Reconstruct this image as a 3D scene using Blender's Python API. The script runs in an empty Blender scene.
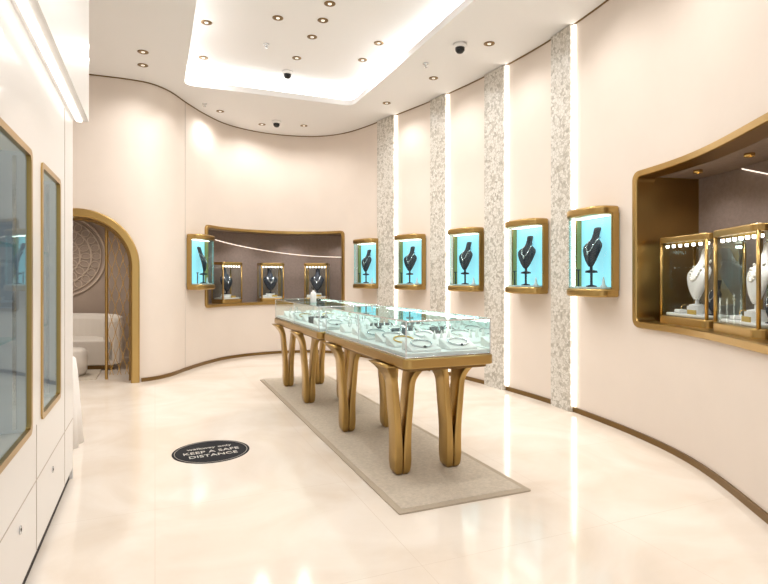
import bpy, bmesh, math, random
from mathutils import Vector, Matrix
random.seed(4)
S = bpy.context.scene
S.view_settings.view_transform = 'Standard'
S.view_settings.look = 'None'
S.view_settings.exposure = 0.0

def lin(c):
    out = []
    for v in c[:3]:
        v = v/255.0
        out.append(v/12.92 if v <= 0.04045 else ((v+0.055)/1.055)**2.4)
    return (out[0], out[1], out[2], 1)

def mat(name, rgb, rough=0.5, metal=0.0, em=None, es=0.0, spec=0.5, bump=0.0, bscale=50, var=0.0, vscale=6, coat=0.0):
    m = bpy.data.materials.new(name); m.use_nodes = True
    nt = m.node_tree; b = nt.nodes['Principled BSDF']
    b.inputs['Base Color'].default_value = lin(rgb)
    b.inputs['Roughness'].default_value = rough
    b.inputs['Metallic'].default_value = metal
    b.inputs['Specular IOR Level'].default_value = spec
    b.inputs['Coat Weight'].default_value = coat
    b.inputs['Coat Roughness'].default_value = 0.05
    if em:
        b.inputs['Emission Color'].default_value = lin(em)
        b.inputs['Emission Strength'].default_value = es
    if bump or var:
        tc = nt.nodes.new('ShaderNodeTexCoord')
        if var:
            n = nt.nodes.new('ShaderNodeTexNoise'); n.inputs['Scale'].default_value = vscale
            n.inputs['Detail'].default_value = 5
            nt.links.new(tc.outputs['Object'], n.inputs['Vector'])
            r = nt.nodes.new('ShaderNodeValToRGB')
            c = lin(rgb)
            r.color_ramp.elements[0].position = 0.3; r.color_ramp.elements[1].position = 0.7
            r.color_ramp.elements[0].color = tuple(c[i]*(1-var) for i in range(3))+(1,)
            r.color_ramp.elements[1].color = tuple(min(1, c[i]*(1+var)) for i in range(3))+(1,)
            nt.links.new(n.outputs['Fac'], r.inputs['Fac'])
            nt.links.new(r.outputs['Color'], b.inputs['Base Color'])
        if bump:
            n2 = nt.nodes.new('ShaderNodeTexNoise'); n2.inputs['Scale'].default_value = bscale
            nt.links.new(tc.outputs['Object'], n2.inputs['Vector'])
            bp = nt.nodes.new('ShaderNodeBump'); bp.inputs['Strength'].default_value = bump
            bp.inputs['Distance'].default_value = 0.01
            nt.links.new(n2.outputs['Fac'], bp.inputs['Height'])
            nt.links.new(bp.outputs['Normal'], b.inputs['Normal'])
    return m

def glass_mat(name, tint, refl=0.10, rough=0.02, ior=1.3):
    m = bpy.data.materials.new(name); m.use_nodes = True
    nt = m.node_tree; nt.nodes.clear()
    o = nt.nodes.new('ShaderNodeOutputMaterial')
    t = nt.nodes.new('ShaderNodeBsdfTransparent'); t.inputs['Color'].default_value = lin(tint)
    g = nt.nodes.new('ShaderNodeBsdfGlossy'); g.inputs['Roughness'].default_value = rough
    g.inputs['Color'].default_value = (0.85, 1, 1, 1)
    f = nt.nodes.new('ShaderNodeFresnel'); f.inputs['IOR'].default_value = ior
    a = nt.nodes.new('ShaderNodeMath'); a.operation = 'MULTIPLY_ADD'
    a.inputs[1].default_value = 0.8; a.inputs[2].default_value = refl; a.use_clamp = True
    x = nt.nodes.new('ShaderNodeMixShader')
    nt.links.new(f.outputs[0], a.inputs[0]); nt.links.new(a.outputs[0], x.inputs[0])
    nt.links.new(t.outputs[0], x.inputs[1]); nt.links.new(g.outputs[0], x.inputs[2])
    nt.links.new(x.outputs[0], o.inputs['Surface'])
    return m

M = {}
M['wall'] = mat('wall_paper', (225, 213, 202), 0.75, bump=0.05, bscale=90, var=0.02, vscale=2)
M['ceil'] = mat('ceiling_paint', (234, 232, 231), 0.8)
M['white'] = mat('white_lacquer', (232, 230, 228), 0.35, coat=0.2)
M['bronze'] = mat('brushed_bronze', (180, 150, 94), 0.29, 1.0, bump=0.02, bscale=30)
M['bronze_d'] = mat('dark_bronze', (128, 102, 64), 0.35, 0.9)
M['gold'] = mat('gold', (222, 185, 110), 0.25, 1.0)
M['silver'] = mat('silver', (215, 218, 222), 0.18, 1.0)
M['black'] = mat('black_velvet', (34, 38, 50), 0.7)
M['vinyl'] = mat('black_vinyl', (20, 22, 28), 0.7, spec=0.2)
M['lens'] = mat('black_plastic', (15, 15, 17), 0.25)
M['taupe'] = mat('taupe_fabric', (146, 130, 122), 0.9, bump=0.3, bscale=160, var=0.08, vscale=30)
M['alcove'] = mat('alcove_plaster', (176, 158, 143), 0.9, var=0.04, vscale=5)
M['sofa'] = mat('boucle_white', (230, 222, 212), 0.95, bump=0.4, bscale=120)
M['cloth'] = mat('white_cloth', (238, 234, 230), 0.85)
M['velvetw'] = mat('white_suede', (236, 235, 234), 0.8)
M['cyan'] = mat('lit_teal_panel', (110, 180, 190), 0.6, em=(150, 212, 224), es=1.1)
M['bluelit'] = mat('emissive_blue_lining', (150, 158, 166), 0.5, em=(158, 172, 184), es=0.25)  # glow put into the window linings to brighten their interiors
M['led'] = mat('led_strip', (255, 250, 240), 0.5, em=(255, 249, 238), es=6.0)
M['slot'] = mat('slot_led', (255, 250, 240), 0.5, em=(255, 250, 244), es=2.2)
M['soft'] = mat('soft_led', (255, 250, 240), 0.5, em=(255, 240, 225), es=1.3)
M['cove'] = mat('cove_led', (255, 255, 255), 0.5, em=(255, 254, 252), es=2.1)
M['lamp'] = mat('lamp_disc', (255, 255, 255), 0.5, em=(255, 240, 215), es=0.8)
M['dark'] = mat('shadow_gap', (45, 38, 32), 0.8)
M['seam'] = mat('panel_seam', (188, 178, 168), 0.8)
M['pearl'] = mat('pearl', (245, 240, 232), 0.2, coat=0.6)
M['label'] = mat('gold_label', (214, 180, 90), 0.4, 0.4)
M['glass'] = glass_mat('clear_glass', (248, 252, 252), 0.015, ior=1.22)
M['topglass'] = glass_mat('counter_glass', (212, 235, 233), 0.15)
M['blueglass'] = glass_mat('case_glass', (232, 246, 248), 0.03, ior=1.2)

def m_floor():
    m = bpy.data.materials.new('polished_marble'); m.use_nodes = True
    nt = m.node_tree; b = nt.nodes['Principled BSDF']
    tc = nt.nodes.new('ShaderNodeTexCoord')
    n = nt.nodes.new('ShaderNodeTexNoise'); n.inputs['Scale'].default_value = 1.1
    n.inputs['Detail'].default_value = 8; n.inputs['Distortion'].default_value = 1.5
    r = nt.nodes.new('ShaderNodeValToRGB')
    r.color_ramp.elements[0].position = 0.3; r.color_ramp.elements[0].color = lin((226, 212, 196))
    r.color_ramp.elements[1].position = 0.65; r.color_ramp.elements[1].color = lin((239, 230, 219))
    nt.links.new(tc.outputs['Object'], n.inputs['Vector']); nt.links.new(n.outputs['Fac'], r.inputs['Fac'])
    br = nt.nodes.new('ShaderNodeTexBrick'); br.inputs['Scale'].default_value = 1.0
    br.offset = 0.0
    br.inputs['Brick Width'].default_value = 1.2; br.inputs['Row Height'].default_value = 1.2
    br.inputs['Mortar Size'].default_value = 0.0015; br.inputs['Mortar Smooth'].default_value = 0.2
    nt.links.new(tc.outputs['Object'], br.inputs['Vector'])
    mx = nt.nodes.new('ShaderNodeMix'); mx.data_type = 'RGBA'
    nt.links.new(br.outputs['Fac'], mx.inputs[0]); nt.links.new(r.outputs['Color'], mx.inputs[6])
    mx.inputs[7].default_value = lin((218, 204, 188))
    nt.links.new(mx.outputs[2], b.inputs['Base Color'])
    b.inputs['Roughness'].default_value = 0.11
    b.inputs['Specular IOR Level'].default_value = 0.65
    return m
M['floor'] = m_floor()

def m_mosaic():
    m = bpy.data.materials.new('mother_of_pearl_mosaic'); m.use_nodes = True
    nt = m.node_tree; b = nt.nodes['Principled BSDF']
    tc = nt.nodes.new('ShaderNodeTexCoord')
    v = nt.nodes.new('ShaderNodeTexVoronoi'); v.inputs['Scale'].default_value = 28
    v2 = nt.nodes.new('ShaderNodeTexVoronoi'); v2.feature = 'DISTANCE_TO_EDGE'; v2.inputs['Scale'].default_value = 28
    n = nt.nodes.new('ShaderNodeTexNoise'); n.inputs['Scale'].default_value = 14; n.inputs['Distortion'].default_value = 2
    nt.links.new(tc.outputs['Object'], n.inputs['Vector'])
    for q in (v, v2): nt.links.new(tc.outputs['Object'], q.inputs['Vector'])
    s = nt.nodes.new('ShaderNodeSeparateColor'); nt.links.new(v.outputs['Color'], s.inputs[0])
    ad = nt.nodes.new('ShaderNodeMath'); ad.operation = 'ADD'
    nt.links.new(s.outputs[0], ad.inputs[0]); nt.links.new(n.outputs['Fac'], ad.inputs[1])
    r = nt.nodes.new('ShaderNodeValToRGB')
    r.color_ramp.elements[0].position = 0.45; r.color_ramp.elements[0].color = lin((166, 160, 148))
    r.color_ramp.elements[1].position = 1.0; r.color_ramp.elements[1].color = lin((220, 215, 207))
    e = r.color_ramp.elements.new(0.75); e.color = lin((198, 191, 180))
    nt.links.new(ad.outputs[0], r.inputs['Fac'])
    g = nt.nodes.new('ShaderNodeMath'); g.operation = 'LESS_THAN'; g.inputs[1].default_value = 0.035
    nt.links.new(v2.outputs['Distance'], g.inputs[0])
    mx = nt.nodes.new('ShaderNodeMix'); mx.data_type = 'RGBA'
    nt.links.new(g.outputs[0], mx.inputs[0]); nt.links.new(r.outputs['Color'], mx.inputs[6])
    mx.inputs[7].default_value = lin((168, 161, 147))
    nt.links.new(mx.outputs[2], b.inputs['Base Color'])
    b.inputs['Roughness'].default_value = 0.35
    return m
M['mosaic'] = m_mosaic()
M['rug'] = mat('woven_rug', (200, 189, 173), 1.0, bump=0.4, bscale=140, var=0.10, vscale=45, spec=0.1)
M['rugb'] = mat('rug_border', (182, 169, 151), 1.0, bump=0.4, bscale=140, spec=0.1)

# ---------- helpers ----------
def link(o, parent=None):
    S.collection.objects.link(o)
    if parent: o.parent = parent
    return o
def empty(name, loc=(0, 0, 0), rz=0):
    e = bpy.data.objects.new(name, None); e.location = loc; e.rotation_euler = (0, 0, rz)
    e.empty_display_size = 0.1
    return link(e)
def mesh(name, vs, fs, m, parent=None, smooth=False, bevel=0, seg=2, loc=None):
    me = bpy.data.meshes.new(name); me.from_pydata([tuple(v) for v in vs], [], fs)
    bm = bmesh.new(); bm.from_mesh(me)
    bmesh.ops.recalc_face_normals(bm, faces=bm.faces); bm.to_mesh(me); bm.free()
    me.materials.append(m)
    if smooth:
        for p in me.polygons: p.use_smooth = True
    o = bpy.data.objects.new(name, me)
    if loc: o.location = loc
    if bevel:
        b = o.modifiers.new('bevel', 'BEVEL'); b.width = bevel; b.segments = seg; b.limit_method = 'ANGLE'
    return link(o, parent)
def box(name, x0, x1, y0, y1, z0, z1, m, parent=None, bevel=0, seg=2):
    vs = [(x, y, z) for z in (z0, z1) for (x, y) in ((x0, y0), (x1, y0), (x1, y1), (x0, y1))]
    fs = [(3, 2, 1, 0), (4, 5, 6, 7), (0, 1, 5, 4), (1, 2, 6, 5), (2, 3, 7, 6), (3, 0, 4, 7)]
    return mesh(name, vs, fs, m, parent, bevel=bevel, seg=seg)
def prism(name, ol, z0, z1, m, parent=None, bevel=0, smooth=False, seg=2):
    n = len(ol)
    vs = [(x, y, z0) for x, y in ol]+[(x, y, z1) for x, y in ol]
    fs = [tuple(range(n-1, -1, -1)), tuple(range(n, 2*n))]+[(i, (i+1) % n, n+(i+1) % n, n+i) for i in range(n)]
    return mesh(name, vs, fs, m, parent, bevel=bevel, smooth=smooth, seg=seg)
def loft(name, rings, m, parent=None, cap=True, smooth=True):
    n = len(rings[0]); vs = [p for r in rings for p in r]; fs = []
    for k in range(len(rings)-1):
        for i in range(n):
            fs.append((k*n+i, k*n+(i+1) % n, (k+1)*n+(i+1) % n, (k+1)*n+i))
    if cap:
        fs.append(tuple(range(n-1, -1, -1))); fs.append(tuple(range((len(rings)-1)*n, len(rings)*n)))
    return mesh(name, vs, fs, m, parent, smooth=smooth)
def lathe(name, prof, m, parent=None, loc=(0, 0, 0), n=24, smooth=True):
    rings = [[(loc[0]+r*math.cos(2*math.pi*i/n), loc[1]+r*math.sin(2*math.pi*i/n), loc[2]+z) for i in range(n)] for r, z in prof]
    return loft(name, rings, m, parent, True, smooth)
def tube(name, pts, r, m, parent=None, closed=False):
    cu = bpy.data.curves.new(name, 'CURVE'); cu.dimensions = '3D'; cu.bevel_depth = r; cu.bevel_resolution = 2
    sp = cu.splines.new('POLY'); sp.points.add(len(pts)-1)
    for i, p in enumerate(pts): sp.points[i].co = (p[0], p[1], p[2], 1)
    sp.use_cyclic_u = closed; cu.use_fill_caps = True
    cu.materials.append(m)
    return link(bpy.data.objects.new(name, cu), parent)
def rrect(x0, x1, y0, y1, r, k=6):
    out = []
    for cx, cy, a in ((x1-r, y1-r, 0), (x0+r, y1-r, 90), (x0+r, y0+r, 180), (x1-r, y0+r, 270)):
        for i in range(k+1):
            t = math.radians(a+90*i/k); out.append((cx+r*math.cos(t), cy+r*math.sin(t)))
    return out
def spot(name, loc, w, parent=None, size=2.4, rad=0.05, col=(1, 0.975, 0.945), rot=(0, 0, 0)):
    l = bpy.data.lights.new(name, 'SPOT'); l.energy = w; l.spot_size = size; l.spot_blend = 0.8
    l.shadow_soft_size = rad; l.color = col
    o = bpy.data.objects.new(name, l); o.location = loc; o.rotation_euler = rot
    return link(o, parent)

# ---------- wall path ----------
CP = [(-2.45, 8.1), (-2.0, 8.1), (-1.4, 8.1), (-0.8, 8.1), (-0.3, 8.1), (-0.05, 8.16), (0.18, 8.38), (0.44, 8.85), (0.75, 9.35), (1.15, 9.82),
      (1.7, 10.1), (2.3, 10.15), (2.85, 9.98), (3.2, 9.6), (3.4, 9.1), (3.55, 8.5), (3.87, 7.14), (4.05, 5.8), (4.05, 4.5),
      (3.78, 3.06), (3.25, 2.07), (2.65, 1.2), (2.35, 0.2), (2.3, -1.2), (2.3, -3.0)]
def catmull(P, k=24):
    out = []
    for i in range(len(P)-1):
        p0 = Vector(P[max(i-1, 0)]); p1 = Vector(P[i]); p2 = Vector(P[i+1]); p3 = Vector(P[min(i+2, len(P)-1)])
        d1 = max((p1-p0).length, 1e-4)**.5; d2 = (p2-p1).length**.5; d3 = max((p3-p2).length, 1e-4)**.5
        if i == 0: p0 = p1-(p2-p1); d1 = d2
        if i == len(P)-2: p3 = p2+(p2-p1); d3 = d2
        t0 = 0; t1 = d1; t2 = t1+d2; t3 = t2+d3
        for j in range(k):
            t = t1+(t2-t1)*j/k
            A1 = p0*((t1-t)/(t1-t0))+p1*((t-t0)/(t1-t0)); A2 = p1*((t2-t)/(t2-t1))+p2*((t-t1)/(t2-t1)); A3 = p2*((t3-t)/(t3-t2))+p3*((t-t2)/(t3-t2))
            B1 = A1*((t2-t)/(t2-t0))+A2*((t-t0)/(t2-t0)); B2 = A2*((t3-t)/(t3-t1))+A3*((t-t1)/(t3-t1))
            out.append(B1*((t2-t)/(t2-t1))+B2*((t-t1)/(t2-t1)))
    out.append(Vector(P[-1])); return out
PP = catmull(CP); SS = [0]
for i in range(1, len(PP)): SS.append(SS[-1]+(PP[i]-PP[i-1]).length)
LT = SS[-1]
def at(s):
    s = max(0, min(LT-1e-5, s)); lo = 0; hi = len(SS)-1
    while hi-lo > 1:
        mid = (lo+hi)//2
        if SS[mid] <= s: lo = mid
        else: hi = mid
    f = (s-SS[lo])/(SS[hi]-SS[lo]); return PP[lo].lerp(PP[hi], f)
def nrm(s):
    t = (at(s+0.05)-at(s-0.05)).normalized(); return Vector((t.y, -t.x))
def sof(x, y):
    p = Vector((x, y)); return SS[min(range(len(PP)), key=lambda i: (PP[i]-p).length)]
def W(s, off, z):
    p = at(s)+nrm(s)*off; return (p.x, p.y, z)

H = 4.06
ACX, AR, ASP = -0.93, 0.64, 1.56   # arch centre x, inner radius, spring height
sA0 = ACX-AR+2.45; sA1 = ACX+AR+2.45
sN0, sN1 = sof(0.76, 9.37), sof(3.19, 9.62)      # rear niche
sG0, sG1 = sof(4.0, 3.78)+0.17, sof(2.95, 1.6)       # right niche
NZ0, NZ1, GZ0, GZ1 = 0.95, 2.23, 1.01, 2.29
openings = [(sA0, sA1, lambda s: 0.0, lambda s: ASP+math.sqrt(max(0, AR*AR-(s-(sA0+sA1)/2)**2))),
            (sN0, sN1, lambda s: NZ0, lambda s: NZ1),
            (sG0, sG1, lambda s: GZ0, lambda s: GZ1)]
brk = set()
s = 0
while s < LT: brk.add(round(s, 4)); s += 0.07
brk.add(round(LT, 4))
for a, b, _, _ in openings: brk.add(round(a, 4)); brk.add(round(b, 4))
for i in range(41):
    brk.add(round((sA0+sA1)/2-AR*math.cos(math.pi*i/40), 4))
brk = sorted(brk); vs = []; fs = []
def quad(a, b, za0, za1, zb0, zb1):
    n = len(vs); vs.extend([W(a, 0, za0), W(b, 0, zb0), W(b, 0, zb1), W(a, 0, za1)]); fs.append((n, n+1, n+2, n+3))
for a, b in zip(brk[:-1], brk[1:]):
    if b-a < 1e-4: continue
    mid = (a+b)/2; op = None
    for o in openings:
        if o[0] < mid < o[1]: op = o
    if op:
        if op[2](mid) > 0.01: quad(a, b, 0, op[2](a), 0, op[2](b))
        quad(a, b, op[3](a), H, op[3](b), H)
    else: quad(a, b, 0, H, 0, H)
me = bpy.data.meshes.new('wall_right'); me.from_pydata(vs, [], fs)
bm = bmesh.new(); bm.from_mesh(me); bmesh.ops.remove_doubles(bm, verts=bm.verts, dist=1e-4); bm.to_mesh(me); bm.free()
for p in me.polygons: p.use_smooth = True
me.materials.append(M['wall']); link(bpy.data.objects.new('wall_right', me))

def ribbon(name, s0, s1, off0, off1, z0, z1, m, parent=None, step=0.07, bevel=0):
    n = max(2, int((s1-s0)/step)+1); rings = []
    for i in range(n+1):
        s = s0+(s1-s0)*i/n
        rings.append([W(s, off0, z0), W(s, off1, z0), W(s, off1, z1), W(s, off0, z1)])
    o = loft(name, rings, m, parent, True, False)
    if bevel:
        b = o.modifiers.new('b', 'BEVEL'); b.width = bevel; b.segments = 2; b.limit_method = 'ANGLE'
    return o
ribbon('baseboard_right', sA1+0.12, LT, 0.0, 0.018, 0, 0.05, M['bronze_d'])
ribbon('baseboard_rear', 0.0, sA0-0.12, 0.0, 0.018, 0, 0.05, M['bronze_d'])
ribbon('trim_shadow_line', 0, LT, 0.0, 0.010, H-0.014, H, M['bronze_d'])  # dark strip stands in for the shadow gap between wall and ceiling
sv = sof(0.42, 8.82); ribbon('trim_2', sv, sv+0.010, 0.0, 0.003, 0.05, H-0.014, M['seam'])

# niches
def niche(name, s0, s1, z0, z1, D, m, fw=0.05):
    e = empty(name)
    n = 40; vs = []; fs = []
    for i in range(n+1):
        s = s0+(s1-s0)*i/n
        vs += [W(s, 0.0, z0), W(s, -D, z0), W(s, -D, z1), W(s, 0.0, z1)]
    for i in range(n):
        a = i*4; b = a+4
        fs += [(a, b, b+1, a+1), (a+1, b+1, b+2, a+2), (a+2, b+2, b+3, a+3)]
    mesh('lining', vs, fs, m, e)
    mesh('side_lining', vs[:4]+vs[-4:], [(0, 1, 2, 3), (4, 5, 6, 7)], M['bronze'], e)
    inner = rrect(s0+0.012, s1-0.012, z0+0.012, z1-0.012, 0.04, 6)
    outer = rrect(s0-fw, s1+fw, z0-fw, z1+fw, 0.08, 6)
    def dens(L1, L2):
        A = []; B = []
        for i in range(len(L1)):
            p, q = L1[i], L1[(i+1) % len(L1)]; u, v = L2[i], L2[(i+1) % len(L2)]
            k = max(1, int(math.dist(p, q)/0.08))
            for j in range(k):
                t = j/k
                A.append((p[0]+(q[0]-p[0])*t, p[1]+(q[1]-p[1])*t)); B.append((u[0]+(v[0]-u[0])*t, u[1]+(v[1]-u[1])*t))
        return A, B
    A, B = dens(inner, outer); rings = []
    for (si, zi), (so, zo) in zip(A, B):
        rings.append([W(si, -0.14, zi), W(si, 0.03, zi), W(si*.9+so*.1, 0.04, zi*.9+zo*.1), W(si*.1+so*.9, 0.04, zi*.1+zo*.9), W(so, 0.03, zo), W(so, -0.02, zo)])
    rings.append(rings[0])
    loft('frame', rings, M['bronze'], e, False, False)
    return e
nB = niche('wall_niche', sN0, sN1, NZ0, NZ1, 0.55, M['taupe'], 0.04)
nG = niche('wall_niche', sG0, sG1, GZ0, GZ1, 0.60, M['taupe'], 0.045)
def arcband3(e, s0, s1, D, ztop, drop):
    n = 30; vs = []; pts = []
    for i in range(n+1):
        t = i/n; s = s0+(s1-s0)*t; z = ztop-drop*math.sin(t*math.pi/2)
        vs += [W(s, -D+0.03, z), W(s, -D+0.03, ztop+0.0), W(s, -D, z)]
        pts.append(W(s, -D+0.012, z-0.006))
    fs = []
    for i in range(n):
        a = i*3; b = a+3; fs += [(a, b, b+1, a+1), (a, b, b+2, a+2)]
    mesh('relief_panel', vs, fs, M['taupe'], e); tube('arc_light', pts, 0.007, M['soft'], e)
arcband3(nB, sN0+0.25, sN1-0.05, 0.55, NZ1-0.002, 0.42)
arcband3(nG, sG0+0.45, sG1-0.05, 0.60, GZ1-0.002, 0.45)
for f in (0.15, 0.4, 0.65, 0.9):
    spot('niche_lamp', W(sN0+(sN1-sN0)*f, -0.2, NZ1-0.03), 10, nB, 2.4)
    p = W(sG0+(sG1-sG0)*f, -0.3, GZ1-0.02)
    spot('niche_lamp', W(sG0+(sG1-sG0)*f, -0.25, GZ1-0.03), 10, nG, 2.4)
    lathe('lamp_ring', [(0.035, 0.02), (0.035, -0.004), (0.022, -0.004), (0.022, 0.0)], M['gold'], nG, p, 16)

for (xa, ya), (xb, yb) in (((4.05, 4.89), (4.06, 4.53)), ((4.03, 6.16), (4.06, 5.77)), ((3.83, 7.33), (3.9, 6.95)), ((3.48, 8.62), (3.6, 8.22))):
    s0, s1 = sof(xa, ya), sof(xb, yb)
    e = empty('mosaic_pilaster', W((s0+s1)/2, 0, 0))
    pl = [ribbon('panel', s0, s1, 0.002, 0.05, 0.0, H-0.01, M['mosaic'], e),
          ribbon('led_line', s1+0.001, s1+0.03, 0.002, 0.02, 0.06, H-0.02, M['led'], e)]
    for o in pl: o.location = -e.location

# slim necklace bust: shield-shaped chest that narrows to the base, sloping shoulders, slim neck
PR = [(0.00, 0.020, 0.018, 0.035), (0.02, 0.040, 0.024, 0.035), (0.06, 0.070, 0.030, 0.034), (0.11, 0.098, 0.034, 0.030), (0.16, 0.120, 0.036, 0.022),
      (0.195, 0.126, 0.036, 0.012), (0.222, 0.112, 0.035, 0.000), (0.245, 0.080, 0.034, -0.012), (0.265, 0.053, 0.033, -0.020), (0.29, 0.040, 0.032, -0.028),
      (0.33, 0.036, 0.031, -0.040), (0.37, 0.038, 0.032, -0.052), (0.385, 0.034, 0.028, -0.056), (0.39, 0.008, 0.008, -0.056)]
def pf(z):
    for a, b in zip(PR[:-1], PR[1:]):
        if a[0] <= z <= b[0]:
            t = (z-a[0])/(b[0]-a[0]); return [a[i]+(b[i]-a[i])*t for i in range(4)]
    return PR[-1]
def bust(name, parent, loc, sc, m, necklace=True, rz=0, nm=None):
    e = bpy.data.objects.new(name, None); e.location = loc; e.rotation_euler = (0, 0, rz); e.scale = (sc, sc, sc); link(e, parent)
    rings = []
    for z, rx, ry, oy in PR:
        rings.append([(rx*math.cos(a), oy+ry*math.sin(a)*(1.1 if math.sin(a) > 0 else .7), z+0.05) for a in [2*math.pi*i/24 for i in range(24)]])
    loft('torso', rings, m, e)
    lathe('foot', [(0.055, 0), (0.055, 0.010), (0.015, 0.018), (0.012, 0.075)], m, e, (0, 0.03, 0), 16)
    if necklace:
        pts = []
        N = 28
        for i in range(N):
            a = math.pi*2*i/N; k = math.sin(a)
            z = 0.275-0.13*max(0, k)+0.02*max(0, -k)
            _, rx, ry, oy = pf(z)
            x = 0.052*math.cos(a)*(1+0.15*max(0, k)); q = math.sqrt(max(0.0, 1-(x/max(rx, 0.053))**2))
            y = oy+(ry*1.1*q+0.004 if k > 0 else -ry*0.7*abs(k)-0.006)
            pts.append((x, y, z+0.05))
        if nm == 'pearl':
            for p in pts:
                lathe('pearl_bead', [(0.001, -0.011), (0.008, -0.007), (0.011, 0), (0.008, 0.007), (0.001, 0.011)], M['pearl'], e, p, 8)
        else:
            tube('necklace', pts, 0.0045, M['silver'] if nm != 'gold' else M['gold'], e, True)
            b = pts[N//4]
            lathe('pendant', [(0.002, -0.034), (0.013, -0.014), (0.010, 0.002), (0.002, 0.006)], M['silver'] if nm != 'gold' else M['gold'], e, (b[0], b[1]+0.004, b[2]), 10)
    return e

def cabinet(s, w=0.56, k=0):
    p = at(s); n = nrm(s)
    rz = math.atan2(n.y, n.x)-math.pi/2
    e = empty('jewelry_showcase', (p.x+n.x*0.012, p.y+n.y*0.012, 1.22), rz)
    def plan(o):
        out = [(-w/2-o, 0.0), (w/2+o, 0.0), (w/2+o, 0.10)]
        for i in range(1, 24):
            a = math.pi*i/24
            cx, sy = math.cos(a), math.sin(a)
            out.append(((w/2+o)*math.copysign(abs(cx)**0.62, cx), 0.10+(0.14+o)*abs(sy)**0.85))
        out.append((-w/2-o, 0.10)); return out
    prism('bottom_frame', plan(0.01), 0.0, 0.08, M['bronze'], e, bevel=0.022, seg=3)
    prism('top_frame', plan(0.01), 0.77, 0.85, M['bronze'], e, bevel=0.022, seg=3)
    box('back_panel', -w/2+0.02, w/2-0.02, 0.0, 0.02, 0.075, 0.775, M['cyan'], e)
    for sx in (-1, 1):
        a, b = sorted((sx*(w/2+0.008), sx*(w/2-0.016)))
        box('side_post', a, b, 0.0, 0.08, 0.06, 0.79, M['bronze'], e, bevel=0.008)
    ol = plan(-0.010)[2:]
    ol = [(ol[0][0], 0.07)]+ol+[(ol[-1][0], 0.07)]; nn = len(ol)
    vs = [(x, y, 0.07) for x, y in ol]+[(x, y, 0.78) for x, y in ol]
    mesh('glass_front', vs, [(i, i+1, nn+i+1, nn+i) for i in range(nn-1)], M['blueglass'], e, smooth=True)
    box('shelf_light', -w/2+0.06, w/2-0.06, 0.05, 0.12, 0.762, 0.769, M['led'], e)
    prism('display_base', plan(-0.03), 0.081, 0.095, M['velvetw'], e)
    bust('necklace_bust', e, (-0.03, 0.09, 0.24), 0.98, M['black'], rz=0.25 if k % 2 else 0.1, nm='silver')
    lathe('riser', [(0.05, 0), (0.05, 0.01), (0.012, 0.02), (0.012, 0.132), (0.058, 0.137), (0.058, 0.145)], M['black'], e, (-0.03, 0.115, 0.095), 16)
    x0 = 0.17
    tube('earring_stand', [(x0, 0.12, 0.095), (x0, 0.12, 0.26)], 0.008, M['black'], e)
    tube('stand_bar', [(x0-0.03, 0.12, 0.26), (x0+0.03, 0.12, 0.26)], 0.006, M['black'], e)
    lathe('ring_cone', [(0.03, 0), (0.03, 0.01), (0.018, 0.02), (0.006, 0.09), (0.001, 0.095)], M['velvetw'], e, (-0.19, 0.10, 0.095), 14)
    return e
k = 0
for x, y in ((4.04, 4.12), (4.06, 5.27), (3.97, 6.48), (3.76, 7.71), (3.46, 8.90), (0.58, 9.08)):
    cabinet(sof(x, y), k=k); k += 1

def case(s, off, z, m_b, nm, w=0.46, rz_add=0):
    p = W(s, off, z); n = nrm(s); rz = math.atan2(n.y, n.x)-math.pi/2+rz_add
    e = empty('glass_display_case', p, rz)
    d = 0.36
    prism('base', rrect(-w/2, w/2, -d/2, d/2, 0.07), 0.0, 0.075, M['bronze'], e, bevel=0.01)
    prism('top', rrect(-w/2, w/2, -d/2, d/2, 0.07), 0.68, 0.73, M['bronze'], e, bevel=0.01)
    for sx in (-1, 1):
        for sy in (-1, 1):
            cx, cy = sx*(w/2-0.028), sy*(d/2-0.028)
            prism('post', [(cx+0.013*math.cos(a), cy+0.013*math.sin(a)) for a in [math.pi*2*i/12 for i in range(12)]], 0.07, 0.685, M['bronze'], e, smooth=True)
    ol = rrect(-w/2+.012, w/2-.012, -d/2+.012, d/2-.012, 0.06); nn = len(ol)
    mesh('panes', [(x, y, 0.075) for x, y in ol]+[(x, y, 0.68) for x, y in ol], [(i, (i+1) % nn, nn+(i+1) % nn, nn+i) for i in range(nn)], M['glass'], e, smooth=True)
    box('plinth', -w/2+0.05, w/2-0.05, -d/2+0.05, d/2-0.05, 0.075, 0.10, M['velvetw'], e, bevel=0.01)
    box('light_bar', -w/2+0.05, w/2-0.05, d/2-0.07, d/2-0.055, 0.665, 0.68, M['gold'], e)
    for i in range(7):
        x = -w/2+0.06+i*(w-0.12)/6
        lathe('mini_lamp', [(0.013, 0.0), (0.013, -0.02), (0.006, -0.024)], M['led'], e, (x, d/2-0.062, 0.665), 10)
    big = w > 0.5
    bust('necklace_bust', e, (0.05 if big else 0.0, -0.04, 0.16), 1.08, m_b, nm=nm)
    lathe('riser', [(0.085, 0), (0.085, 0.06)], M['velvetw'], e, (0.05 if big else 0, -0.02, 0.10), 20, False)
    box('price_label', -0.10, 0.0, d/2-0.075, d/2-0.065, 0.10, 0.135, M['label'], e)
    box('bracelet_pad', 0.10, 0.18, 0.04, 0.11, 0.10, 0.13, M['velvetw'], e, bevel=0.01)
    if big:
        bust('earring_bust', e, (-0.17, 0.0, 0.10), 0.62, M['black'], nm='silver')
        tube('bangle', [(0.2+0.004*math.sin(t), 0.0+0.03*math.cos(t), 0.135+0.03*math.sin(t)) for t in [2*math.pi*q3/20 for q3 in range(20)]], 0.004, M['gold'], e, True)
    spot('case_lamp', (0, 0.08, 0.65), 2.2 if big else 3.0, e, 2.4, 0.03)
    return e
for x, y, m_b in ((1.30, 9.90, 'black'), (2.02, 10.14, 'black'), (2.76, 10.02, 'black')):
    case(sof(x, y), -0.22, NZ0+0.001, M[m_b], 'silver')
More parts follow.
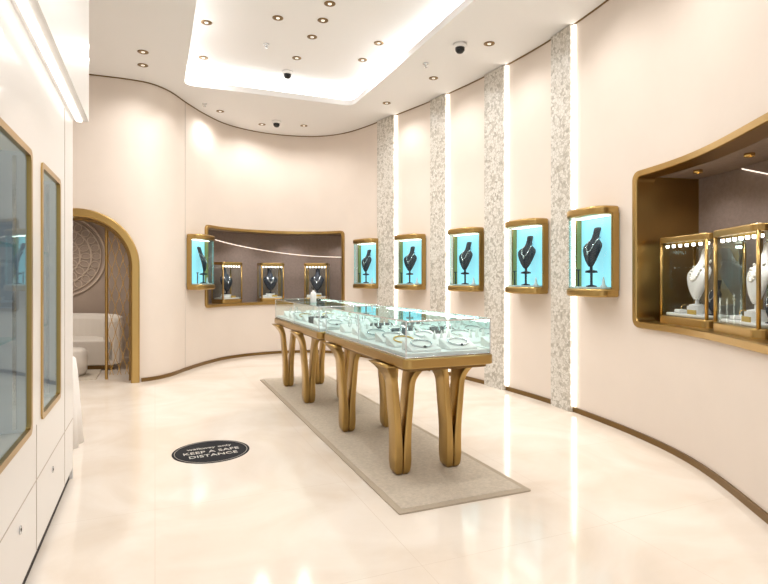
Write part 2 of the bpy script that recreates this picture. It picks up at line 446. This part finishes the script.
gs = sof(3.83, 3.20)
case(gs+0.04, -0.25, GZ0+0.001, M['velvetw'], 'pearl', w=0.62)
case(gs+0.76, -0.22, GZ0+0.001, M['velvetw'], 'pearl', w=0.62)

# ---------- arch portal ----------
e = empty('door_1')
def archpts(R, spring, z0=0.0, k=32):
    pts = [(ACX+R, z0)]+[(ACX+R, spring*0.5)]
    for i in range(k+1):
        a = math.pi*i/k; pts.append((ACX+R*math.cos(a), spring+R*math.sin(a)))
    pts += [(ACX-R, spring*0.5), (ACX-R, z0)]; return pts
pi_, po_ = archpts(AR-0.005, ASP), archpts(AR+0.10, ASP)
rings = []
for (xi, zi), (xo, zo) in zip(pi_, po_):
    rings.append([(xi, 8.42, zi), (xi, 8.06, zi), (xi*.85+xo*.15, 8.045, zi*.85+zo*.15), (xi*.15+xo*.85, 8.045, zi*.15+zo*.85), (xo, 8.06, zo), (xo, 8.11, zo)])
loft('arch_frame', rings, M['bronze'], e, True, False)
pi2, po2 = archpts(AR-0.04, ASP), archpts(AR-0.004, ASP)
rings = [[(xi, 8.30, zi), (xi, 8.27, zi), (xo, 8.27, zo), (xo, 8.30, zo)] for (xi, zi), (xo, zo) in zip(pi2, po2)]
loft('door_stop', rings, M['bronze_d'], e, True, False)

box('floor_alcove', -3.0, -0.15, 8.12, 10.9, -0.05, 0.0, M['floor'])
box('wall_alcove_rear', -3.0, -0.1, 10.8, 10.9, 0, 2.7, M['alcove'])
box('wall_alcove_left', -3.1, -3.0, 8.12, 10.9, 0, 2.7, M['alcove'])
box('wall_alcove_right', -0.15, -0.1, 8.35, 10.8, 0, 2.7, M['alcove'])
mesh('ceiling_alcove', [(-3.0, 8.15, 2.7), (-0.15, 8.15, 2.7), (-0.15, 10.9, 2.7), (-3.0, 10.9, 2.7)], [(0, 1, 2, 3)], M['alcove'])
md = empty('carved_wall_medallion', (-1.50, 10.78, 1.78))
M['relief'] = mat('plaster_relief', (206, 188, 170), 0.8)
for r, t in ((0.70, 0.018), (0.63, 0.010), (0.48, 0.012), (0.31, 0.012), (0.12, 0.02)):
    tube('ring', [(r*math.cos(a), 0, r*math.sin(a)) for a in [2*math.pi*i/60 for i in range(60)]], t, M['relief'], md, True)
for n_, r0, r1, wd in ((24, 0.49, 0.62, 0.055), (18, 0.32, 0.47, 0.05), (12, 0.13, 0.30, 0.04)):
    for i in range(n_):
        a = 2*math.pi*i/n_; pts = []
        for j in range(13):
            t = 2*math.pi*j/12; u = (r0+r1)/2+(r1-r0)/2*math.cos(t); v = wd*math.sin(t)
            pts.append((u*math.cos(a)-v*math.sin(a), 0, u*math.sin(a)+v*math.cos(a)))
        tube('petal', pts[:-1], 0.008, M['relief'], md, True)
so = empty('curved_sofa', (-1.5, 9.55, 0.013))
def arcband(name, cx, cy, r0, r1, a0, a1, z0, z1, m, parent, bevel):
    n = 24; A = [(cx+r1*math.cos(math.radians(a0+(a1-a0)*i/n)), cy+r1*math.sin(math.radians(a0+(a1-a0)*i/n))) for i in range(n+1)]
    B = [(cx+r0*math.cos(math.radians(a0+(a1-a0)*i/n)), cy+r0*math.sin(math.radians(a0+(a1-a0)*i/n))) for i in range(n, -1, -1)]
    return prism(name, A+B, z0, z1, m, parent, bevel=bevel)
arcband('seat', 0, 0, 0.15, 0.95, -15, 195, 0.06, 0.44, M['sofa'], so, 0.05)
arcband('backrest', 0, 0, 0.78, 1.05, -15, 195, 0.06, 0.80, M['sofa'], so, 0.08)
arcband('plinth_base', 0, 0, 0.2, 0.9, -12, 192, 0.0, 0.06, M['bronze_d'], so, 0.0)
ot = empty('round_ottoman', (-1.15, 8.95, 0.013))
lathe('cushion', [(0.2, 0.0), (0.25, 0.05), (0.26, 0.2), (0.25, 0.34), (0.21, 0.38), (0.02, 0.39)], M['sofa'], ot, (0, 0, 0), 32)
bc = empty('bead_curtain', (-0.5, 8.5, 0))
tube('rail', [(-0.12, 0, 2.3), (0.22, 0, 2.3)], 0.012, M['gold'], bc)
tube('post', [(-0.12, 0, 0), (-0.12, 0, 2.3)], 0.02, M['bronze'], bc)
for i in range(7):
    x = -0.08+i*0.048; pts = []
    for j in range(60): pts.append((x+0.020*math.sin(j*0.7+(i % 2)*math.pi), 0, 0.05+2.24*j/59))
    tube('strand', pts, 0.0035, M['gold'], bc)
box('rug_alcove', -2.4, -0.75, 8.5, 10.5, 0.0, 0.012, M['rug'])
spot('alcove_lamp', (-1.3, 9.3, 2.6), 85, None, 2.8, 0.1, (1, 0.94, 0.86))

# ---------- left wall ----------
LX = -0.53; YE = 4.38
wins = [(1.75, 2.97), (3.22, 3.80)]; wz0, wz1 = 0.69, 1.98
vs = []; fs = []
def q(y0, y1, z0, z1):
    n = len(vs); vs.extend([(LX, y0, z0), (LX, y1, z0), (LX, y1, z1), (LX, y0, z1)]); fs.append((n, n+1, n+2, n+3))
ys = [-3.0, 1.75, 2.97, 3.22, 3.80, YE]
for i in range(5):
    if (ys[i], ys[i+1]) in wins: q(ys[i], ys[i+1], 0.08, wz0); q(ys[i], ys[i+1], wz1, H)
    else: q(ys[i], ys[i+1], 0.08, H)
n = len(vs); vs += [(LX, YE, 0.0), (-2.45, YE, 0.0), (-2.45, YE, H), (LX, YE, H)]; fs.append((n, n+1, n+2, n+3))
mesh('wall_left', vs, fs, M['white'])
mesh('wall_left_bay', [(-2.45, YE, 0), (-2.45, 8.1, 0), (-2.45, 8.1, H), (-2.45, YE, H)], [(0, 1, 2, 3)], M['wall'])
box('plinth_shadow_left', LX-0.05, LX-0.02, -3, YE-0.01, 0, 0.08, M['dark'])  # plinth recess coloured dark to stand in for its shadow gap
box('trim_bulkhead', LX+0.001, LX+0.10, -3, YE, 2.50, H, M['white'])
box('trim_led_slot', LX+0.025, LX+0.06, -3, YE-0.02, 2.488, 2.50, M['slot'])
for z in (0.42,): box('trim_3', LX, LX+0.002, -3, YE, z, z+0.005, M['seam'])
for y in (1.2, 3.10, 4.0): box('trim_4', LX, LX+0.002, y, y+0.005, 0.08, 0.69 if y == 3.1 else 2.48, M['seam'])
for y in (2.75, 3.55):
    e = empty('cabinet_lock', (LX+0.001, y, 0.33))
    for r, d, mm in ((0.018, 0.004, 'silver'), (0.007, 0.006, 'dark')):
        n = 16; loft('lock_disc', [[(dd, r*math.cos(2*math.pi*i/n), r*math.sin(2*math.pi*i/n)) for i in range(n)] for dd in (0, d)], M[mm], e)
for y0, y1 in wins:
    e = empty('recessed_display_window')
    D = 0.34
    vs = [(LX, y0, wz0), (LX, y1, wz0), (LX, y1, wz1), (LX, y0, wz1), (LX-D, y0, wz0), (LX-D, y1, wz0), (LX-D, y1, wz1), (LX-D, y0, wz1)]
    mesh('lining', vs, [(0, 1, 5, 4), (2, 3, 7, 6)], M['velvetw'], e)
    mesh('back_panel', vs, [(4, 5, 6, 7), (0, 3, 7, 4), (1, 2, 6, 5)], M['bluelit'], e)
    ol_i = rrect(y0+0.022, y1-0.022, wz0+0.022, wz1-0.022, 0.03); ol_o = rrect(y0-0.008, y1+0.008, wz0-0.008, wz1+0.008, 0.04)
    rings = [[(LX-0.012, a, b), (LX+0.008, a, b), (LX+0.008, c, d), (LX-0.01, c, d)] for (a, b), (c, d) in zip(ol_i, ol_o)]
    rings.append(rings[0]); loft('frame', rings, M['bronze'], e, False, False)
    mesh('pane', [(LX-0.004, y0, wz0), (LX-0.004, y1, wz0), (LX-0.004, y1, wz1), (LX-0.004, y0, wz1)], [(0, 1, 2, 3)], M['glass'], e)
    for zz in (1.12, 1.54): box('glass_shelf', LX-D+0.01, LX-0.06, y0+0.01, y1-0.01, zz, zz+0.012, M['blueglass'], e)
    ny = max(1, int((y1-y0)/0.3))
    for i in range(ny):
        yy = y0+(i+0.5)*(y1-y0)/ny
        for zz in (wz0+0.001, 1.133, 1.553):
            bust('necklace_bust', e, (LX-0.19, yy, zz), 0.8, M['black'] if (i+int(zz*3)) % 2 else M['velvetw'], rz=-math.pi/2, nm='silver')
    for yy in (y0+0.05, y1-0.05): box('light_bar', LX-0.06, LX-0.045, yy-0.008, yy+0.008, wz0+0.03, wz1-0.03, M['silver'], e)

dt = empty('draped_side_table', (-0.87, 5.28, 0))
rings = []
for z, r, am in ((0.0, 0.29, 0.022), (0.3, 0.275, 0.016), (0.6, 0.26, 0.008), (0.72, 0.25, 0.002), (0.735, 0.235, 0), (0.737, 0.02, 0)):
    rings.append([((r+am*math.sin(11*a))*math.cos(a), (r+am*math.sin(11*a))*math.sin(a), z) for a in [2*math.pi*i/88 for i in range(88)]])
loft('tablecloth', rings, M['cloth'], dt)

# ---------- floor and ceiling ----------
mesh('floor', [(-2.6, -3, 0), (4.6, -3, 0), (4.6, 10.6, 0), (-0.15, 10.6, 0), (-0.15, 8.12, 0), (-2.6, 8.12, 0)], [(0, 1, 2, 3, 4, 5)], M['floor'])
RX0, RX1, RY0, RY1 = 0.37, 2.82, 0.6, 8.05
RZ = 4.36
hole = rrect(RX0, RX1, RY0, RY1, 0.14, 8)
bm = bmesh.new()
ov = [bm.verts.new((x, y, H)) for x, y in ((-2.6, -3), (4.6, -3), (4.6, 10.6), (-2.6, 10.6))]
iv = [bm.verts.new((x, y, H)) for x, y in hole]
ed = [bm.edges.new((ov[i], ov[(i+1) % 4])) for i in range(4)]+[bm.edges.new((iv[i], iv[(i+1) % len(iv)])) for i in range(len(iv))]
bmesh.ops.triangle_fill(bm, edges=ed, use_beauty=True, use_dissolve=False)
me = bpy.data.meshes.new('ceiling'); bm.to_mesh(me); bm.free(); me.materials.append(M['ceil'])
link(bpy.data.objects.new('ceiling', me))
def ringwall(name, ol, z0, z1, m):
    n = len(ol); return mesh(name, [(x, y, z0) for x, y in ol]+[(x, y, z1) for x, y in ol], [(i, (i+1) % n, n+(i+1) % n, n+i) for i in range(n)], m, smooth=False)
ringwall('trim_cove_lip', hole, H, H+0.08, M['ceil'])
o2 = rrect(RX0-0.06, RX1+0.06, RY0-0.06, RY1+0.06, 0.18, 8)
nn = len(hole)
mesh('trim_cove_ledge', [(x, y, H+0.08) for x, y in hole]+[(x, y, H+0.08) for x, y in o2], [(i, (i+1) % nn, nn+(i+1) % nn, nn+i) for i in range(nn)], M['ceil'])
ringwall('trim_cove_light', o2, H+0.08, RZ, M['cove'])
mesh('ceiling_tray', [(x, y, RZ) for x, y in o2], [tuple(range(nn))], M['ceil'])

def downlight(x, y, z, w=34.5):
    e = empty('ceiling_downlight', (x, y, z))
    lathe('trim_ring', [(0.062, 0.0), (0.062, -0.006), (0.045, -0.008), (0.030, -0.001)], M['bronze_d'], e, (0, 0, 0), 20)
    lathe('lamp', [(0.022, -0.003), (0.020, -0.0085), (0.001, -0.009)], M['lamp'], e, (0, 0, 0), 16)
    spot('lamp_light', (0, 0, -0.03), w, e, 2.75, 0.05)
for x, y in ((-.13, 7.06), (-.14, 7.5), (0.96, 9.1), (1.71, 9.6), (2.4, 9.4), (3.42, 6.5), (3.5, 5.3), (3.25, 7.7), (3.3, 4.0), (2.95, 2.8), (0.0, 5.0), (-0.0, 3.0), (-1.5, 6.4), (1.0, -1.5), (-0.1, 0.8)):
    downlight(x, y, H)
for x, y in ((0.55, 6.67), (0.6, 7.75), (1.29, 6.24), (1.78, 6.1), (1.74, 5.7), (1.78, 6.57), (2.6, 6.42), (1.76, 7.28), (2.6, 7.0), (1.0, 4.6), (2.2, 4.6), (1.0, 3.0), (2.2, 3.0), (1.6, 1.4)):
    downlight(x, y, RZ)
for x, y, z in ((3.2, 5.44, H), (1.75, 7.8, RZ), (1.9, 9.3, H)):
    e = empty('dome_camera', (x, y, z))
    lathe('base', [(0.075, 0.0), (0.075, -0.03), (0.06, -0.045)], M['white'], e)
    lathe('dome', [(0.055, -0.04), (0.052, -0.075), (0.035, -0.10), (0.01, -0.11)], M['lens'], e)
for x, y, z in ((0.7, 8.8, H), (1.3, 7.0, RZ), (3.1, 6.1, H)):
    e = empty('fire_sprinkler', (x, y, z))
    lathe('escutcheon', [(0.04, 0), (0.035, -0.01), (0.01, -0.015), (0.01, -0.04), (0.022, -0.042), (0.022, -0.046)], M['silver'], e, (0, 0, 0), 14)

# ---------- rug ----------
rg = empty('area_rug')
box('pile', 1.37, 2.24, 3.01, 7.57, 0.0, 0.014, M['rug'], rg, bevel=0.004)
prism('border', rrect(1.33, 2.28, 2.96, 7.62, 0.01, 2), 0.0, 0.010, M['rugb'], rg)

# ---------- counters ----------
def leg(parent, x, y, zt):
    for dx in (-1, 1):
        rings = []
        N = 40
        for i in range(N+1):
            t = i/N; z = 0.016+(zt-0.016)*t
            inner = 0.0015+0.056*max(0, (t-0.18)/0.82)**1.3+0.05*max(0, (t-0.80)/0.20)**2.0
            outer = 0.054+0.014*min(1, t/0.12)**0.6-0.006*math.sin(math.pi*min(1, t/0.6))+0.036*max(0, (t-0.3)/0.7)**1.7+0.08*max(0, (t-0.78)/0.22)**2.2
            wd = 0.105+0.02*min(1, t/0.12)**0.6+0.02*t+0.19*max(0, (t-0.78)/0.22)**2.2
            if t < 0.03: outer -= 0.010*(1-t/0.03); wd -= 0.02*(1-t/0.03)
            a_, b_ = (x+inner, x+outer) if dx > 0 else (x-outer, x-inner)
            o = rrect(a_, b_, y-wd/2, y+wd/2, 0.011, 3)
            rings.append([(a, b, z) for a, b in o])
        loft('leg_ribbon', rings, M['bronze'], parent, True, True)

def counter(x0, x1, y0, y1, legs_y):
    e = empty('jewelry_display_counter')
    zt = 0.81
    prism('table_top', rrect(x0, x1, y0, y1, 0.05), zt, zt+0.065, M['bronze'], e, bevel=0.008)
    prism('apron', rrect(x0+0.03, x1-0.03, y0+0.03, y1-0.03, 0.05), zt-0.02, zt+0.001, M['bronze_d'], e)
    for ly in legs_y:
        for lx in (x0+0.13, x1-0.145): leg(e, lx, ly, zt-0.005)
    zb = zt+0.066; zc = 1.115
    a0, a1, b0, b1 = x0+0.02, x1-0.02, y0+0.03, y1-0.03
    box('deck', a0+0.012, a1-0.012, b0+0.012, b1-0.012, zb, zb+0.03, M['velvetw'], e)
    mesh('side_panes', [(a0, b0, zb), (a1, b0, zb), (a1, b1, zb), (a0, b1, zb), (a0, b0, zc), (a1, b0, zc), (a1, b1, zc), (a0, b1, zc)],
         [(0, 1, 5, 4), (1, 2, 6, 5), (2, 3, 7, 6), (3, 0, 4, 7)], M['glass'], e)
    mesh('glass_top', [(a0-.004, b0-.004, zc+.008), (a1+.004, b0-.004, zc+.008), (a1+.004, b1+.004, zc+.008), (a0-.004, b1+.004, zc+.008)], [(0, 1, 2, 3)], M['topglass'], e)
    for (p, q_) in (((a0, b0), (a1, b0)), ((a1, b0), (a1, b1)), ((a1, b1), (a0, b1)), ((a0, b1), (a0, b0))):
        tube('edge_top', [(p[0], p[1], zc+.003), (q_[0], q_[1], zc+.003)], 0.006, M['silver'], e)
        tube('edge_bottom', [(p[0], p[1], zb+.004), (q_[0], q_[1], zb+.004)], 0.006, M['silver'], e)
        tube('corner_post', [(p[0], p[1], zb), (p[0], p[1], zc)], 0.005, M['silver'], e)
    ym = (b0+b1)/2
    box('divider', a0+0.01, a1-0.01, ym-0.003, ym+0.003, zb+0.03, zc-0.002, M['glass'], e)
    for yy in (ym,):
        tube('joint_post', [(a0, yy, zb), (a0, yy, zc)], 0.004, M['silver'], e); tube('joint_bar', [(a0, yy, zc+.004), (a1, yy, zc+.004)], 0.005, M['silver'], e)
    box('fill_light_rail', a1-0.03, a1-0.012, b0+0.02, b1-0.02, zc-0.02, zc-0.006, M['led'], e)  # emissive rail added to brighten the inside of the case
    zd = zb+0.03; ny = int((b1-b0)/0.28)
    for i in range(ny):
        yy = b0+0.14+i*(b1-b0-0.2)/(ny-0.2)
        for j in range(2):
            xx = a0+0.19+j*0.28+random.uniform(-.02, .02); kx = random.random()
            w_, d_ = 0.11, 0.085
            vs = [(xx-w_, yy-d_, zd), (xx+w_, yy-d_, zd), (xx+w_, yy+d_, zd), (xx-w_, yy+d_, zd), (xx-w_, yy-d_, zd+0.015), (xx+w_, yy-d_, zd+0.015), (xx+w_, yy+d_, zd+0.07), (xx-w_, yy+d_, zd+0.07)]
            mesh('display_pad', vs, [(3, 2, 1, 0), (4, 5, 6, 7), (0, 1, 5, 4), (1, 2, 6, 5), (2, 3, 7, 6), (3, 0, 4, 7)], M['velvetw'] if kx < .85 else M['black'], e, bevel=0.006)
            def zz(v): return zd+0.0425+0.32*(v-yy)+0.006
            if kx < 0.5:
                pts = [(xx+0.075*math.cos(t)*(1), yy+0.055*math.sin(t), zz(yy+0.055*math.sin(t))) for t in [2*math.pi*q2/28 for q2 in range(28)]]
                tube('necklace', pts, 0.0055, M['silver'] if kx < .35 else M['gold'], e, True)
                lathe('gem', [(0.012, -0.004), (0.014, 0.002), (0.001, 0.01)], M['black'], e, (xx, yy-0.055, zz(yy-0.055)), 8)
            elif kx < 0.7:
                for q2 in range(2):
                    cx = xx-0.04+0.08*q2
                    tube('bangle', [(cx+0.006*math.sin(t), yy+0.035*math.cos(t), zz(yy)+0.035+0.035*math.sin(t)) for t in [2*math.pi*q3/20 for q3 in range(20)]], 0.004, M['silver'], e, True)
            else:
                for q2 in range(3):
                    lathe('ring_cone', [(0.018, -.02), (0.015, 0), (0.004, 0.05), (0.001, 0.055)], M['velvetw'] if kx < .85 else M['silver'], e, (xx-0.06+0.06*q2, yy, zz(yy)), 10)
    return e
counter(1.48, 2.16, 3.2, 5.06, (3.57, 4.74))
counter(1.45, 2.13, 5.14, 7.27, (5.98, 7.0))

bt = empty('pump_bottle', (1.64, 6.0, 1.124))
lathe('body', [(0.03, 0), (0.033, 0.005), (0.033, 0.10), (0.026, 0.118), (0.012, 0.124), (0.012, 0.138)], M['white'], bt)
tube('pump', [(0, 0, 0.135), (0, 0, 0.165), (-0.03, 0, 0.163)], 0.006, M['lens'], bt)

# ---------- floor decal ----------
dc = empty('floor_decal', (0.42, 4.64, 0.0), math.radians(4))
lathe('disc', [(0.30, 0.0), (0.30, 0.002), (0.001, 0.002)], M['vinyl'], dc, (0, 0, 0), 64, smooth=False)
tube('ring', [(0.28*math.cos(a), 0.28*math.sin(a), 0.002) for a in [2*math.pi*i/64 for i in range(64)]], 0.002, M['seam'], dc, True)
for txt, yy, sz in (('walkway only', 0.08, 0.065), ('KEEP A SAFE', -0.03, 0.08), ('DISTANCE', -0.13, 0.08)):
    cu = bpy.data.curves.new('text', 'FONT'); cu.body = txt; cu.size = sz; cu.align_x = 'CENTER'; cu.extrude = 0.0005
    cu.materials.append(M['pearl']); o = bpy.data.objects.new('lettering', cu); o.location = (0, yy, 0.003); link(o, dc)

# ---------- world, camera ----------
w = bpy.data.worlds.new('world'); S.world = w; w.use_nodes = True
w.node_tree.nodes['Background'].inputs[0].default_value = (1, 0.99, 0.98, 1)
w.node_tree.nodes['Background'].inputs[1].default_value = 1.55  # bright white world added as frontal fill, entering through the open rear
cam = bpy.data.cameras.new('camera'); co = bpy.data.objects.new('camera', cam); link(co)
f = 550.0
cam.sensor_width = 36; cam.lens = f/768*36; cam.shift_y = -14/768; cam.clip_start = 0.05
co.location = (0, 0, 1.4); co.rotation_euler = (math.pi/2, 0, -math.atan(229/f))
S.camera = co
